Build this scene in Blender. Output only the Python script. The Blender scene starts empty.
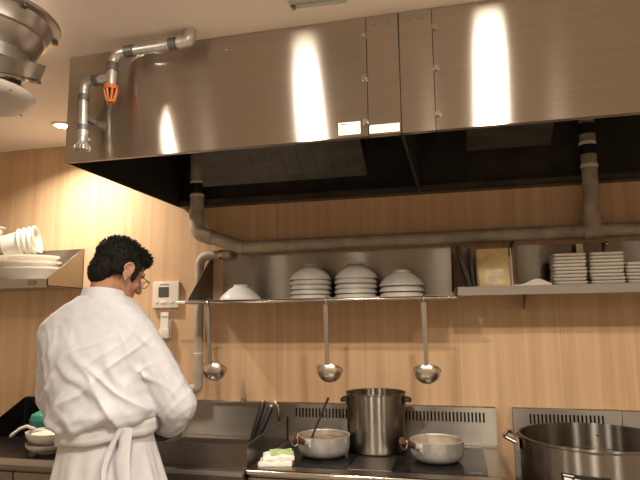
import bpy, bmesh, math, random
from mathutils import Vector, Matrix, Euler, noise
random.seed(7)
PI = math.pi
C = bpy.context.scene.collection
FLOOR = 0.08
CEIL = 2.537
H = 0.915          # counter height

# ------------------------------------------------------------------ materials
def newmat(name):
    m = bpy.data.materials.new(name); m.use_nodes = True
    nt = m.node_tree; nt.nodes.clear()
    out = nt.nodes.new('ShaderNodeOutputMaterial')
    return m, nt, out

def pmat(name, col, rough=.5, metal=0., var=.06, scale=(12, 12, 12), bump=0., coat=0., trans=0., sub=0., rvar=0., spec=.5):
    """principled material with noise variation in colour / roughness / bump"""
    m, nt, out = newmat(name)
    N, L = nt.nodes.new, nt.links.new
    b = N('ShaderNodeBsdfPrincipled'); L(b.outputs[0], out.inputs[0])
    tc = N('ShaderNodeTexCoord'); mp = N('ShaderNodeMapping'); mp.inputs['Scale'].default_value = scale
    L(tc.outputs['Object'], mp.inputs[0])
    nz = N('ShaderNodeTexNoise'); nz.inputs['Scale'].default_value = 1.; nz.inputs['Detail'].default_value = 4.
    L(mp.outputs[0], nz.inputs[0])
    rp = N('ShaderNodeValToRGB')
    lo = [max(0, c*(1-var*2)) for c in col]; hi = [min(1, c*(1+var*2)) for c in col]
    rp.color_ramp.elements[0].position = .3; rp.color_ramp.elements[1].position = .7
    rp.color_ramp.elements[0].color = (*lo, 1); rp.color_ramp.elements[1].color = (*hi, 1)
    L(nz.outputs[0], rp.inputs[0]); L(rp.outputs[0], b.inputs['Base Color'])
    b.inputs['Metallic'].default_value = metal
    b.inputs['Roughness'].default_value = rough
    b.inputs['Specular IOR Level'].default_value = spec
    if rvar:
        mr = N('ShaderNodeMapRange'); mr.inputs['To Min'].default_value = max(.02, rough-rvar); mr.inputs['To Max'].default_value = rough+rvar
        L(nz.outputs[0], mr.inputs[0]); L(mr.outputs[0], b.inputs['Roughness'])
    b.inputs['Coat Weight'].default_value = coat
    b.inputs['Transmission Weight'].default_value = trans
    if sub:
        b.inputs['Subsurface Weight'].default_value = sub; b.inputs['Subsurface Radius'].default_value = (.02, .01, .006)
    if bump:
        bp = N('ShaderNodeBump'); bp.inputs['Strength'].default_value = bump; bp.inputs['Distance'].default_value = .004
        L(nz.outputs[0], bp.inputs['Height']); L(bp.outputs[0], b.inputs['Normal'])
    return m

def brushed(name, col, rough, aniso=.75, col2=None, mix=.35, rough2=.12, aniso2=0.):
    """horizontally brushed stainless steel: highlights stretch vertically"""
    m, nt, out = newmat(name)
    N, L = nt.nodes.new, nt.links.new
    tc = N('ShaderNodeTexCoord'); mp = N('ShaderNodeMapping'); mp.inputs['Scale'].default_value = (1.2, 1.2, 60)
    L(tc.outputs['Object'], mp.inputs[0])
    nz = N('ShaderNodeTexNoise'); nz.inputs['Scale'].default_value = 2.; nz.inputs['Detail'].default_value = 5.
    L(mp.outputs[0], nz.inputs[0])
    rp = N('ShaderNodeValToRGB')
    rp.color_ramp.elements[0].color = (*[c*.9 for c in col], 1); rp.color_ramp.elements[1].color = (*[min(1, c*1.08) for c in col], 1)
    L(nz.outputs[0], rp.inputs[0])
    tg = N('ShaderNodeTangent'); tg.direction_type = 'RADIAL'; tg.axis = 'Z'
    a = N('ShaderNodeBsdfAnisotropic'); a.inputs['Roughness'].default_value = rough; a.inputs['Anisotropy'].default_value = aniso
    L(rp.outputs[0], a.inputs['Color']); L(tg.outputs[0], a.inputs['Tangent'])
    g = N('ShaderNodeBsdfAnisotropic'); g.inputs['Roughness'].default_value = rough2; g.inputs['Anisotropy'].default_value = aniso2; L(tg.outputs[0], g.inputs['Tangent'])
    L(rp.outputs[0], g.inputs['Color'])
    mx = N('ShaderNodeMixShader'); mx.inputs[0].default_value = mix
    L(a.outputs[0], mx.inputs[1]); L(g.outputs[0], mx.inputs[2]); L(mx.outputs[0], out.inputs[0])
    return m

def woodwall(name, c0, c1, panel=.455, rough=.42):
    m, nt, out = newmat(name)
    N, L = nt.nodes.new, nt.links.new
    b = N('ShaderNodeBsdfPrincipled'); L(b.outputs[0], out.inputs[0])
    tc = N('ShaderNodeTexCoord')
    mp = N('ShaderNodeMapping'); mp.inputs['Scale'].default_value = (22, 22, .5); L(tc.outputs['Object'], mp.inputs[0])
    nz = N('ShaderNodeTexNoise'); nz.inputs['Scale'].default_value = 1.; nz.inputs['Detail'].default_value = 6.; nz.inputs['Distortion'].default_value = .6
    L(mp.outputs[0], nz.inputs[0])
    mp2 = N('ShaderNodeMapping'); mp2.inputs['Scale'].default_value = (130, 130, 2.5); L(tc.outputs['Object'], mp2.inputs[0])
    nf = N('ShaderNodeTexNoise'); nf.inputs['Scale'].default_value = 1.; nf.inputs['Detail'].default_value = 3.
    L(mp2.outputs[0], nf.inputs[0])
    ad = N('ShaderNodeMath'); ad.operation = 'MULTIPLY_ADD'; ad.inputs[1].default_value = .3; L(nf.outputs[0], ad.inputs[0]); L(nz.outputs[0], ad.inputs[2])
    # each panel its own shade
    sx = N('ShaderNodeSeparateXYZ'); L(tc.outputs['Object'], sx.inputs[0])
    dv = N('ShaderNodeMath'); dv.operation = 'DIVIDE'; dv.inputs[1].default_value = panel; L(sx.outputs[0], dv.inputs[0])
    fl = N('ShaderNodeMath'); fl.operation = 'FLOOR'; L(dv.outputs[0], fl.inputs[0])
    wn = N('ShaderNodeTexWhiteNoise'); wn.noise_dimensions = '1D'; L(fl.outputs[0], wn.inputs['W'])
    a2 = N('ShaderNodeMath'); a2.operation = 'MULTIPLY_ADD'; a2.inputs[1].default_value = .14; L(wn.outputs[0], a2.inputs[0]); L(ad.outputs[0], a2.inputs[2])
    rp = N('ShaderNodeValToRGB'); rp.color_ramp.elements[0].position = .45; rp.color_ramp.elements[1].position = .95
    rp.color_ramp.elements[0].color = (*c0, 1); rp.color_ramp.elements[1].color = (*c1, 1)
    L(a2.outputs[0], rp.inputs[0])
    fr = N('ShaderNodeMath'); fr.operation = 'FRACT'; L(dv.outputs[0], fr.inputs[0])
    lt = N('ShaderNodeMath'); lt.operation = 'LESS_THAN'; lt.inputs[1].default_value = .005; L(fr.outputs[0], lt.inputs[0])
    mc = N('ShaderNodeMix'); mc.data_type = 'RGBA'; L(lt.outputs[0], mc.inputs[0]); L(rp.outputs[0], mc.inputs[6])
    mc.inputs[7].default_value = (*[c*.80 for c in c0], 1)
    L(mc.outputs[2], b.inputs['Base Color'])
    b.inputs['Roughness'].default_value = rough; b.inputs['Specular IOR Level'].default_value = .35
    return m

def emat(name, col, strength):
    m, nt, out = newmat(name)
    e = nt.nodes.new('ShaderNodeEmission'); e.inputs[0].default_value = (*col, 1); e.inputs[1].default_value = strength
    nt.links.new(e.outputs[0], out.inputs[0]); return m

M = {
 'wood': woodwall('wood_panel', (.50, .31, .17), (.64, .44, .27)),
 'room': pmat('room_plaster', (.74, .64, .53), .8, var=.04, scale=(3, 3, 3)),
 'ceil': pmat('ceiling_board', (.86, .75, .65), .7, var=.012, scale=(4, 4, 4)),
 'floor': pmat('floor_vinyl', (.32, .28, .24), .5, var=.12, scale=(9, 9, 9)),
 'hood': brushed('hood_steel', (.59, .53, .465), .31, .85, mix=.30, rough2=.20, aniso2=.72),
 'hood_in': pmat('shaded_hood_steel', (.060, .052, .043), .42, .5, .15, (6, 6, 6)),  # dark reflections inside the hood put into the base colour
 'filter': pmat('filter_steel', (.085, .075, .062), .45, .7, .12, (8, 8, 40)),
 'steel': pmat('steel', (.44, .405, .37), .34, 1., .015, (6, 6, 6), rvar=.02),
 'steel_b': brushed('backsplash_steel', (.40, .37, .33), .42, .6, mix=.3, rough2=.26),
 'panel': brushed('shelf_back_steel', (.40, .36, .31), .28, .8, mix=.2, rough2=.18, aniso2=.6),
 'panel_d': brushed('wood_tinted_shelf_steel', (.26, .225, .185), .28, .8, mix=.2, rough2=.18, aniso2=.6),  # darker copy of the shelf back steel, reflected brown wood put into its colour
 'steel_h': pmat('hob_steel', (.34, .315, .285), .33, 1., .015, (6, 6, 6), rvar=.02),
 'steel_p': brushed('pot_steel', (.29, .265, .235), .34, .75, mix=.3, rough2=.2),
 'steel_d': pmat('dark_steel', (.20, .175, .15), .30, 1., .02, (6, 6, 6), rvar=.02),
 'ladle': pmat('ladle_steel', (.66, .61, .54), .30, 1., .03),
 'dish': pmat('dull_beige_plastic', (.50, .44, .38), .4, 0., .02),
 'polish': pmat('polished_steel', (.58, .53, .47), .14, 1., .03),
 'black': pmat('black_counter', (.010, .0095, .009), .22, 0., .2, (10, 10, 10), spec=.2),
 'glass': pmat('black_glass', (.012, .0115, .011), .16, 0., .2, (30, 30, 30), spec=.2, rvar=.06),
 'gap_shade': pmat('painted_gap_shade', (.012, .011, .010), .7),  # near-black, shade of slots and gaps put into the colour
 'plastic_k': pmat('black_plastic', (.015, .014, .013), .4),
 'pipe': pmat('beige_pipe_lagging', (.36, .295, .23), .6, 0., .12, (14, 14, 14), bump=.3),
 'pipe_lt': pmat('pale_pipe_band', (.72, .66, .58), .5),
 'galv': pmat('galvanised_pipe', (.62, .60, .57), .38, .75, .08, (25, 25, 25)),
 'galv_d': pmat('grey_coupling', (.17, .165, .16), .5, .5, .08),
 'orange': pmat('orange_plastic', (.66, .17, .03), .4),
 'white_pl': pmat('white_plastic', (.74, .70, .63), .38, 0., .02),
 'cream': pmat('cream_plastic', (.70, .63, .53), .45, 0., .02),
 'lcd': pmat('grey_screen', (.075, .075, .068), .2),
 'print': pmat('grey_print', (.22, .21, .22), .6),
 'paper': pmat('white_label', (.80, .78, .76), .5, 0., .01),
 'paper_c': pmat('cream_label', (.76, .69, .58), .5, 0., .01),
 'china': pmat('grey_china', (.47, .435, .385), .22, 0., .03, (20, 20, 20), coat=.3),
 'china_p': pmat('pale_grey_china', (.60, .56, .49), .3, 0., .03, (20, 20, 20), coat=.2),
 'china_w': pmat('white_china', (.72, .69, .64), .2, 0., .02, coat=.3),
 'alu': pmat('cast_aluminium', (.60, .58, .55), .36, .55, .06, (30, 30, 30), rvar=.08),
 'alu_in': pmat('stain_reflection_alu', (.42, .36, .29), .45, .45, .2, (16, 16, 16)),  # brown stain, plus beige reflections put into the colour
 'handle': pmat('charred_brown_wood', (.085, .032, .017), .5, 0., .3, (30, 30, 30)),
 'coat': pmat('white_cotton', (.57, .575, .61), .8, 0., .015, (40, 40, 40), bump=.15),
 'apron': pmat('white_apron_cotton', (.575, .565, .585), .85, 0., .02, (30, 30, 30), bump=.15),
 'skin': pmat('skin', (.40, .205, .125), .5, 0., .05, (18, 18, 18), sub=.15),
 'hair': pmat('black_hair', (.012, .010, .009), .75, 0., .2, (60, 60, 60), spec=.12),
 'trouser': pmat('dark_trousers', (.03, .03, .035), .85),
 'shoe': pmat('black_shoes', (.02, .02, .02), .4),
 'eye': pmat('eye_white', (.8, .78, .75), .2), 'iris': pmat('dark_iris', (.03, .018, .01), .2),
 'towel': pmat('white_towel', (.80, .74, .68), .95, 0., .05, (60, 60, 60), bump=.5),
 'towel_g': pmat('green_towel', (.42, .54, .24), .95, 0., .12, (60, 60, 60), bump=.5),
 'teal': pmat('teal_plastic', (.03, .23, .17), .4),
 'rice': pmat('creamy_food', (.82, .74, .60), .6, 0., .1, (60, 60, 60), bump=.6),
 'egg': pmat('yellow_food', (.80, .58, .20), .5, 0., .1, (50, 50, 50), bump=.4),
 'broth': pmat('brown_broth', (.24, .15, .085), .25, 0., .3, (25, 25, 25), bump=.2),
 'tan': pmat('tan_paper', (.72, .54, .27), .6, 0., .08, (20, 20, 20)),
 'tan_l': pmat('pale_tan_paper', (.78, .66, .44), .5, 0., .12, (30, 30, 30)),
 'letter': pmat('white_print', (.85, .83, .80), .5),
 'red': pmat('dark_red_plastic', (.28, .04, .03), .4),
 'clear': pmat('clear_glass', (.93, .93, .90), .05, 0., .01, trans=.95),
 'lamp': emat('lamp_glow', (1., .88, .70), 60.),
 'vent': pmat('grey_green_grille', (.50, .52, .45), .5, .2),
}
def translucent(name, col, t=.45):
    m, nt, out = newmat(name)
    N, L = nt.nodes.new, nt.links.new
    b = N('ShaderNodeBsdfPrincipled'); b.inputs['Base Color'].default_value = (*col, 1); b.inputs['Roughness'].default_value = .3
    tr = N('ShaderNodeBsdfTranslucent'); tr.inputs[0].default_value = (*col, 1)
    mx = N('ShaderNodeMixShader'); mx.inputs[0].default_value = t
    L(b.outputs[0], mx.inputs[1]); L(tr.outputs[0], mx.inputs[2]); L(mx.outputs[0], out.inputs[0]); return m
M['milky'] = translucent('milky_plastic', (.86, .83, .77))

# ------------------------------------------------------------------ mesh builder
def V(*a): return Vector(a)
def frame(d):
    d = Vector(d).normalized(); a = V(0, 0, 1) if abs(d.z) < .95 else V(1, 0, 0)
    x = a.cross(d).normalized(); return x, d.cross(x).normalized(), d

class B:
    def __init__(s): s.bm = bmesh.new()
    def ring(s, pts): return [s.bm.verts.new(p) for p in pts]
    def skin(s, rings, caps=True, closed=False):
        n = len(rings[0])
        prs = list(zip(rings, rings[1:])) + ([(rings[-1], rings[0])] if closed else [])
        for a, b in prs:
            for i in range(n):
                j = (i+1) % n
                try: s.bm.faces.new((a[i], a[j], b[j], b[i]))
                except ValueError: pass
        if caps and not closed:
            for r in (rings[0][::-1], rings[-1]):
                try: s.bm.faces.new(r)
                except ValueError: pass
        return s
    def loft(s, rings, caps=True, closed=False): return s.skin([s.ring(r) for r in rings], caps, closed)
    def box(s, c, d, rot=None, bevel=0.):
        bb = bmesh.new(); bmesh.ops.create_cube(bb, size=1)
        for v in bb.verts: v.co = Vector((v.co.x*d[0], v.co.y*d[1], v.co.z*d[2]))
        if bevel: bmesh.ops.bevel(bb, geom=bb.edges[:], offset=bevel, segments=2, affect='EDGES', profile=.7)
        mt = Matrix.Translation(c) @ (rot.to_4x4() if rot else Matrix())
        s.merge(bb, mt); return s
    def span(s, a, b, bevel=0.):
        return s.box([(a[i]+b[i])/2 for i in range(3)], [abs(b[i]-a[i]) for i in range(3)], None, bevel)
    def merge(s, bb, mt=Matrix()):
        mp = {v: s.bm.verts.new(mt @ v.co) for v in bb.verts}
        for f in bb.faces:
            try: s.bm.faces.new([mp[v] for v in f.verts])
            except ValueError: pass
        bb.free()
    def cone(s, p0, p1, r0, r1, n=24, caps=True):
        x, y, d = frame(Vector(p1)-Vector(p0)); R = []
        for p, r in ((p0, r0), (p1, r1)):
            R.append([Vector(p)+(x*math.cos(2*PI*i/n)+y*math.sin(2*PI*i/n))*r for i in range(n)])
        return s.loft(R, caps)
    def tube(s, pts, r, n=12, caps=True, closed=False):
        pts = [Vector(p) for p in pts]; R = []; x = None; m = len(pts)
        for i, p in enumerate(pts):
            if closed: d = pts[(i+1) % m]-pts[i-1]
            else: d = pts[min(i+1, m-1)]-pts[max(i-1, 0)]
            d.normalize()
            x = frame(d)[0] if x is None else (x-d*x.dot(d)).normalized()
            y = d.cross(x); rr = r[i] if isinstance(r, (list, tuple)) else r
            R.append([p+(x*math.cos(2*PI*k/n)+y*math.sin(2*PI*k/n))*rr for k in range(n)])
        return s.loft(R, caps, closed)
    def lathe(s, prof, c=(0, 0, 0), n=48, mt=None, closed=True):
        """prof: (r,z) points; closed=True joins the last point to the first"""
        R = []
        for r, z in prof:
            r = max(r, .0004)
            ps = [V(r*math.cos(2*PI*i/n), r*math.sin(2*PI*i/n), z) for i in range(n)]
            R.append([(mt @ p if mt else p)+Vector(c) for p in ps])
        return s.loft(R, caps=not closed, closed=closed)
    def ell(s, c, r, rot=None, u=20, v=12):
        bb = bmesh.new(); bmesh.ops.create_uvsphere(bb, u_segments=u, v_segments=v, radius=1)
        mt = Matrix.Translation(c) @ (rot.to_4x4() if rot else Matrix()) @ Matrix.Diagonal((*r, 1))
        s.merge(bb, mt); return s
    def prism(s, poly, vec):
        a = [Vector(p) for p in poly]; return s.loft([a, [p+Vector(vec) for p in a]])
    def cap_(s, a, b, ra, rb):          # tapered capsule, for the figure
        x, y, d = frame(Vector(b)-Vector(a)); R = []
        for k in range(5):
            t = -PI/2+PI/2*k/4; R.append((Vector(a)+d*ra*math.sin(t), max(ra*math.cos(t), .0005)))
        for k in range(5):
            t = PI/2*k/4; R.append((Vector(b)+d*rb*math.sin(t), max(rb*math.cos(t), .0005)))
        return s.loft([[p+(x*math.cos(2*PI*i/14)+y*math.sin(2*PI*i/14))*r for i in range(14)] for p, r in R])

def arcpath(pts, r, k=7):
    pts = [Vector(p) for p in pts]; out = [pts[0]]
    for i in range(1, len(pts)-1):
        a, b, c = pts[i-1], pts[i], pts[i+1]; u = (a-b).normalized(); w = (c-b).normalized()
        rr = r[i-1] if isinstance(r, (list, tuple)) else r
        rr = min(rr, (a-b).length*.49, (c-b).length*.49)
        for j in range(k+1):
            t = j/k; p0 = b+u*rr; p1 = b+w*rr
            out.append(p0*(1-t)**2+b*2*t*(1-t)+p1*t*t)
    out.append(pts[-1]); return out

def obj(name, b, m, parent=None, smooth=35, label=None, loc=None):
    bm = b.bm; bmesh.ops.recalc_face_normals(bm, faces=bm.faces[:])
    me = bpy.data.meshes.new(name); bm.to_mesh(me); bm.free()
    me.materials.append(M[m] if isinstance(m, str) else m)
    for p in me.polygons: p.use_smooth = bool(smooth)
    if smooth: me.set_sharp_from_angle(angle=math.radians(smooth))
    o = bpy.data.objects.new(name, me); C.objects.link(o)
    if parent: o.parent = parent
    if loc: o.location = loc
    if label: o['label'] = label
    return o
def tag(o, label, cat, group=None, kind=None):
    o['label'] = label; o['category'] = cat
    if group: o['group'] = group
    if kind: o['kind'] = kind
    return o
def thing(name, label, cat, loc=(0, 0, 0), rz=0., group=None):
    o = bpy.data.objects.new(name, None); C.objects.link(o); o.empty_display_size = .05
    o.location = loc; o.rotation_euler = (0, 0, rz); return tag(o, label, cat, group)
def dup(root, loc, rz=None, label=None, group=None):
    r = root.copy(); C.objects.link(r); r.location = loc
    if rz is not None: r.rotation_euler = (0, 0, rz)
    if label: r['label'] = label
    if group: r['group'] = group
    for ch in list(root.children):
        c = ch.copy(); C.objects.link(c); c.parent = r
        for g in list(ch.children):
            d = g.copy(); C.objects.link(d); d.parent = c
    return r
def struct(name, b, m, smooth=0):
    o = obj(name, b, m, None, smooth); o['kind'] = 'structure'; return o

# ------------------------------------------------------------------ setting
XL, XR, YF = -3.3, 2.4, -5.2
struct('wall_back', B().span((XL, 0, FLOOR), (XR, .1, CEIL)), 'wood')
struct('wall_left', B().span((XL-.1, YF, FLOOR), (XL, .1, CEIL)), 'room')
struct('wall_right', B().span((XR, YF, FLOOR), (XR+.1, .1, CEIL)), 'room')
struct('wall_front', B().span((XL-.1, YF-.1, FLOOR), (XR+.1, YF, CEIL)), 'room')
struct('floor', B().span((XL-.1, YF-.1, FLOOR-.1), (XR+.1, .1, FLOOR)), 'floor')
struct('ceiling', B().span((XL-.1, YF-.1, CEIL), (XR+.1, .1, CEIL+.1)), 'ceil')

# ------------------------------------------------------------------ range hood (two units side by side)
YH, ZB = -.9835, 2.108
def hood(x0, x1, label, seams, filters):
    t = thing('range_hood', label, 'hood', (x0, 0, ZB)); w = x1-x0; hh = CEIL-ZB-.001; T = .004
    xs = [0]+[s-x0 for s in seams]+[w]
    for a, b_ in zip(xs, xs[1:]):
        p = B().span((a+.0012, YH, 0.0), (b_-.0012, YH+T, hh))
        p.span((a+.0012, YH+.0002, 0), (b_-.0012, YH+.022, .0035))       # folded lower lip
        obj('front_panel', p, 'hood', t, 0)
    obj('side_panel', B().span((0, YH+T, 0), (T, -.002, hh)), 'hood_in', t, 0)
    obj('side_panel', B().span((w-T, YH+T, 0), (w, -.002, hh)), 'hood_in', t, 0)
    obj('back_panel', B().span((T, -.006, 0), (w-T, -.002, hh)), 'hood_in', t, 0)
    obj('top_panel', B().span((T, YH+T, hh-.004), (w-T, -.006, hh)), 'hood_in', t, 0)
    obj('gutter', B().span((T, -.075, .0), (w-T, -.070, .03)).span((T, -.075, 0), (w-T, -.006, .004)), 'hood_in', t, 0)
    for fx0, fx1, yl, zl in filters:
        sk_ = .20 if x0 < -1 else 0.          # slanted grease filters inside
        f = B(); a, b_ = fx0-x0, fx1-x0
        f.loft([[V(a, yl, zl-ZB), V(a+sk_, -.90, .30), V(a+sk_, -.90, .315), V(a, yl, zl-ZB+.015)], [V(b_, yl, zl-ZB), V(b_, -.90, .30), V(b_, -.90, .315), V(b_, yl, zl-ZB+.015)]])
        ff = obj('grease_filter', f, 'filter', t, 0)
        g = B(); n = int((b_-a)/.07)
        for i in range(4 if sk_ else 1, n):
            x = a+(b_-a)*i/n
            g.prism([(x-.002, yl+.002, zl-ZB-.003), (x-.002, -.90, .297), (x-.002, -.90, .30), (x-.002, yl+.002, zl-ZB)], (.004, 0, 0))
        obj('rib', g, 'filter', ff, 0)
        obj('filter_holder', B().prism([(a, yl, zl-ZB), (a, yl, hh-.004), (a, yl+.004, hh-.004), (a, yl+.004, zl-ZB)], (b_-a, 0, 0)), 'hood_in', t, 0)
    return t
hl = hood(-1.4494, -.1545, 'left stainless steel hood under the ceiling with two paper labels on its front', [-.265], [(-1.145, -.36, -.40, 2.125)])
hr = hood(-.1525, 1.75, 'right stainless steel hood under the ceiling with an unlabelled front running out of frame', [-.041], [(.07, .40, -.42, 2.195), (.95, 1.6, -.5, 2.16)])
def clip(par, x, z):
    lx = x-par.location.x; lz = z-ZB
    b = B(); b.cone((lx, YH-.0005, lz), (lx, YH-.007, lz), .010, .010, 16).cone((lx, YH-.007, lz), (lx, YH-.015, lz), .006, .008, 16)
    b.box((lx+.004, YH-.010, lz-.006), (.018, .004, .006), Matrix.Rotation(.5, 3, 'Y'))
    obj('panel_clip', b, 'polish', par)
for z in (2.464, 2.312, 2.155): clip(hl, -.273, z)
for z in (2.464, 2.319, 2.160): clip(hr, -.034, z)
for x in (-.235, -.185): obj('rivet', B().cone((x+1.4494, YH-.0002, .40), (x+1.4494, YH-.004, .40), .006, .004, 12), 'steel', hl)
for x in (-.12, -.075): obj('rivet', B().cone((x+.1525, YH-.0002, .40), (x+.1525, YH-.004, .40), .006, .004, 12), 'steel', hr)
obj('rivet', B().cone((-.78+1.4494, YH-.0002, .383), (-.78+1.4494, YH-.008, .383), .010, .008, 14), 'steel', hl)
# paper labels on the hood
lb = obj('paper_label', B().span((-.368+1.4494, YH-.0012, .010), (-.292+1.4494, YH-.0002, .054)), 'paper', hl, 0, 'white printed paper label')
pr = B(); x0 = -.368+1.4494
pr.span((x0+.006, YH-.0016, .045), (x0+.028, YH-.0012, .050))
for k in range(4): pr.span((x0+.006, YH-.0016, .0385-k*.0065), (x0+.050-.004*(k % 2)+(.012 if k < 2 else 0), YH-.0012, .0400-k*.0065))
obj('print', pr, 'print', lb, 0)
lb = obj('paper_label', B().span((-.261+1.4494, YH-.0012, .007), (-.160+1.4494, YH-.0002, .036)), 'paper_c', hl, 0, 'cream strip label')
pr = B(); x0 = -.261+1.4494
for k in range(2): pr.span((x0+.010, YH-.0016, .024-k*.008), (x0+.088-.02*k, YH-.0012, .0255-k*.008))
obj('print', pr, 'cream', lb, 0)

# ------------------------------------------------------------------ fire pipe in front of the hood
YP = -1.055
t = thing('sprinkler_pipe', 'galvanised pipe with orange cap and grey couplings across the left end of the hood', 'pipe', (0, YP, 0))
obj('upper_run', B().tube(arcpath([(-.895, .0, CEIL-.001), (-.895, 0, 2.495), (-1.206, 0, 2.487), (-1.209, 0, 2.355)], [.04, .045]), .0175, 16), 'galv', t)
obj('lower_run', B().tube(arcpath([(-1.211, 0, 2.392), (-1.325, 0, 2.392), (-1.320, 0, 2.150)], .035), .0155, 16), 'galv', t)
def sleeve(p0, p1, r): obj('coupling', B().cone(p0, p1, r, r, 20), 'galv_d', t)
sleeve((-.975, 0, 2.4945), (-.945, 0, 2.4955), .0215); sleeve((-1.155, 0, 2.489), (-1.120, 0, 2.490), .022)
sleeve((-1.207, 0, 2.450), (-1.208, 0, 2.420), .0215); sleeve((-1.284, 0, 2.392), (-1.262, 0, 2.392), .021)
sleeve((-1.323, 0, 2.340), (-1.3235, 0, 2.318), .0195); sleeve((-1.3205, 0, 2.222), (-1.321, 0, 2.200), .0195)
obj('ceiling_elbow', B().tube(arcpath([(-.895, 0, CEIL-.0008), (-.895, 0, 2.495), (-.94, 0, 2.4955)], .035), .0225, 18), 'galv', t)
# orange cap: ring with cage bars
oc = B(); oc.lathe([(.022, .0), (.026, .0), (.027, -.016), (.022, -.016)], (-1.209, 0, 2.362), 20)
for k in range(8):
    a = k*PI/4; ca, sa = math.cos(a), math.sin(a)
    oc.tube([(-1.209+.024*ca, .024*sa, 2.348), (-1.209+.020*ca, .020*sa, 2.325), (-1.209+.013*ca, .013*sa, 2.303)], .0042, 6)
oc.lathe([(.004, .0), (.015, .0), (.015, -.008), (.004, -.008)], (-1.209, 0, 2.306), 16)
obj('orange_cap', oc, 'orange', t)
obj('cap_core', B().cone((-1.209, 0, 2.36), (-1.209, 0, 2.304), .012, .007, 12), 'steel_d', t)
nz = B(); nz.cone((-1.320, 0, 2.20), (-1.320, 0, 2.176), .020, .018, 18).cone((-1.320, 0, 2.176), (-1.320, 0, 2.155), .013, .017, 18)
nz.cone((-1.320, 0, 2.155), (-1.320, 0, 2.140), .017, .026, 18)
for k in range(16):
    a = k*PI/8; nz.box((-1.320+.025*math.cos(a), .025*math.sin(a), 2.133), (.008, .005, .014), Matrix.Rotation(a, 3, 'Z'))
nz.cone((-1.297, 0, 2.166), (-1.290, 0, 2.163), .006, .006, 10)
obj('nozzle', nz, 'galv', t)
obj('pipe_bracket', B().span((-1.327, .012, 2.245), (-1.313, .0700, 2.265)), 'galv_d', t)

# ------------------------------------------------------------------ drain pipe on the wall
t = thing('drain_pipe', 'beige lagged drain pipe dropping from the hood and running along the wall above the shelves', 'pipe', (0, 0, 0))
YD = -.075
obj('wall_run', B().tube([(-1.075, YD, 1.872), (.0, YD, 1.876), (.85, YD, 1.878), (2.0, YD, 1.882)], .031, 18), 'pipe', t)
obj('left_drop', B().tube(arcpath([(-1.325, -.10, 2.40), (-1.318, -.10, 1.955), (-1.060, YD, 1.868)], .045), .036, 18), 'pipe', t)
obj('elbow', B().tube(arcpath([(-1.3205, -.10, 2.06), (-1.318, -.10, 1.955), (-1.235, -.0906, 1.927)], .045), .041, 18), 'pipe', t)
obj('right_drop', B().tube([(.620, YD, 2.40), (.612, YD, 1.90)], .034, 18), 'pipe', t)
obj('tee', B().cone((.57, YD, 1.877), (.655, YD, 1.8775), .037, .037, 20).cone((.612, YD, 1.88), (.613, YD, 1.945), .041, .041, 20), 'pipe', t)
for z in (2.232, 2.160): obj('coupling', B().cone((-1.3225, -.10, z), (-1.3222, -.10, z-.013), .0385, .0385, 20), 'pipe_lt', t, label='pale ring around the left drop')
obj('coupling', B().cone((-1.3223, -.10, 2.222), (-1.322, -.10, 2.165), .0375, .0375, 20), 'steel_d', t, label='dark sleeve between pale rings')
for z in (2.29, 2.185): obj('coupling', B().cone((.6165, YD, z), (.6162, YD, z-.016), .0375, .0375, 20), 'pipe_lt', t, label='pale ring around the right drop')
for z in (2.345, 2.25): obj('coupling', B().cone((.6168, YD, z+.03), (.616, YD, z-.02), .037, .037, 20), 'plastic_k', t, label='black sleeve on the right drop')

t = thing('water_pipe', 'thin pale pipe bending down the wall behind the left end of the bowl shelf', 'pipe', (0, 0, 0))
obj('pipe_run', B().tube(arcpath([(-1.15, -.036, 1.842), (-1.332, -.036, 1.842), (-1.327, -.036, 1.150), (-1.375, -.036, 1.142), (-1.46, -.036, 1.142), (-1.46, -.036, 1.10)], [.06, .05, .01, .02]), .024, 16), 'pipe', t)
obj('joint_ring', B().cone((-1.3285, -.036, 1.33), (-1.3285, -.036, 1.325), .0255, .0255, 18), 'pipe_lt', t)
obj('pipe_clamp', B().cone((-1.212, -.036, 1.842), (-1.196, -.036, 1.842), .028, .028, 18).span((-1.209, -.036, 1.81), (-1.199, -.002, 1.818)), 'polish', t)

# ------------------------------------------------------------------ bowl shelf with ladle bar
SX0, SX1, SZ = -1.268, -.012, 1.590
t = thing('wall_shelf', 'stainless wall shelf with triangular ends holding bowls above the ladle bar', 'shelf', (0, 0, 0))
obj('back_panel', B().span((SX0+.06, -.006, SZ), (SX1, -.001, 1.842)), 'panel', t, 0)
obj('shelf_board', B().span((SX0, -.288, SZ-.004), (SX1, -.006, SZ)).span((SX0, -.29, SZ-.014), (SX1, -.286, SZ+.004)), 'steel', t, 0)
for x, mm in ((SX0, 'steel_d'), (SX1-.004, 'steel_d')):
    obj('end_panel', B().prism([(x, -.288, SZ), (x, -.288, SZ+.014), (x, -.018, 1.842), (x, -.006, 1.842), (x, -.006, SZ)], (.004, 0, 0)), mm, t, 0)
obj('end_rim', B().tube([(SX1-.002, -.288, SZ+.014), (SX1-.002, -.018, 1.842)], .004, 8), 'polish', t)
obj('hook_bar', B().cone((-1.268, -.318, 1.583), (.000, -.318, 1.583), .0075, .0075, 16), 'polish', t)
obj('bar_cap', B().cone((-1.312, -.318, 1.583), (-1.266, -.318, 1.583), .0085, .0085, 14), 'white_pl', t, label='white cap at the left end of the bar')
for x in (-1.235, -.03): obj('bar_bracket', B().span((x-.006, -.318, 1.574), (x+.006, -.284, 1.584)), 'steel_d', t, 0)
for k, z in enumerate((1.70, 1.735)): obj('screw', B().cone((-.27, -.0058, z), (-.27, -.009, z), .004, .003, 10), 'steel_d', t)

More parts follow.
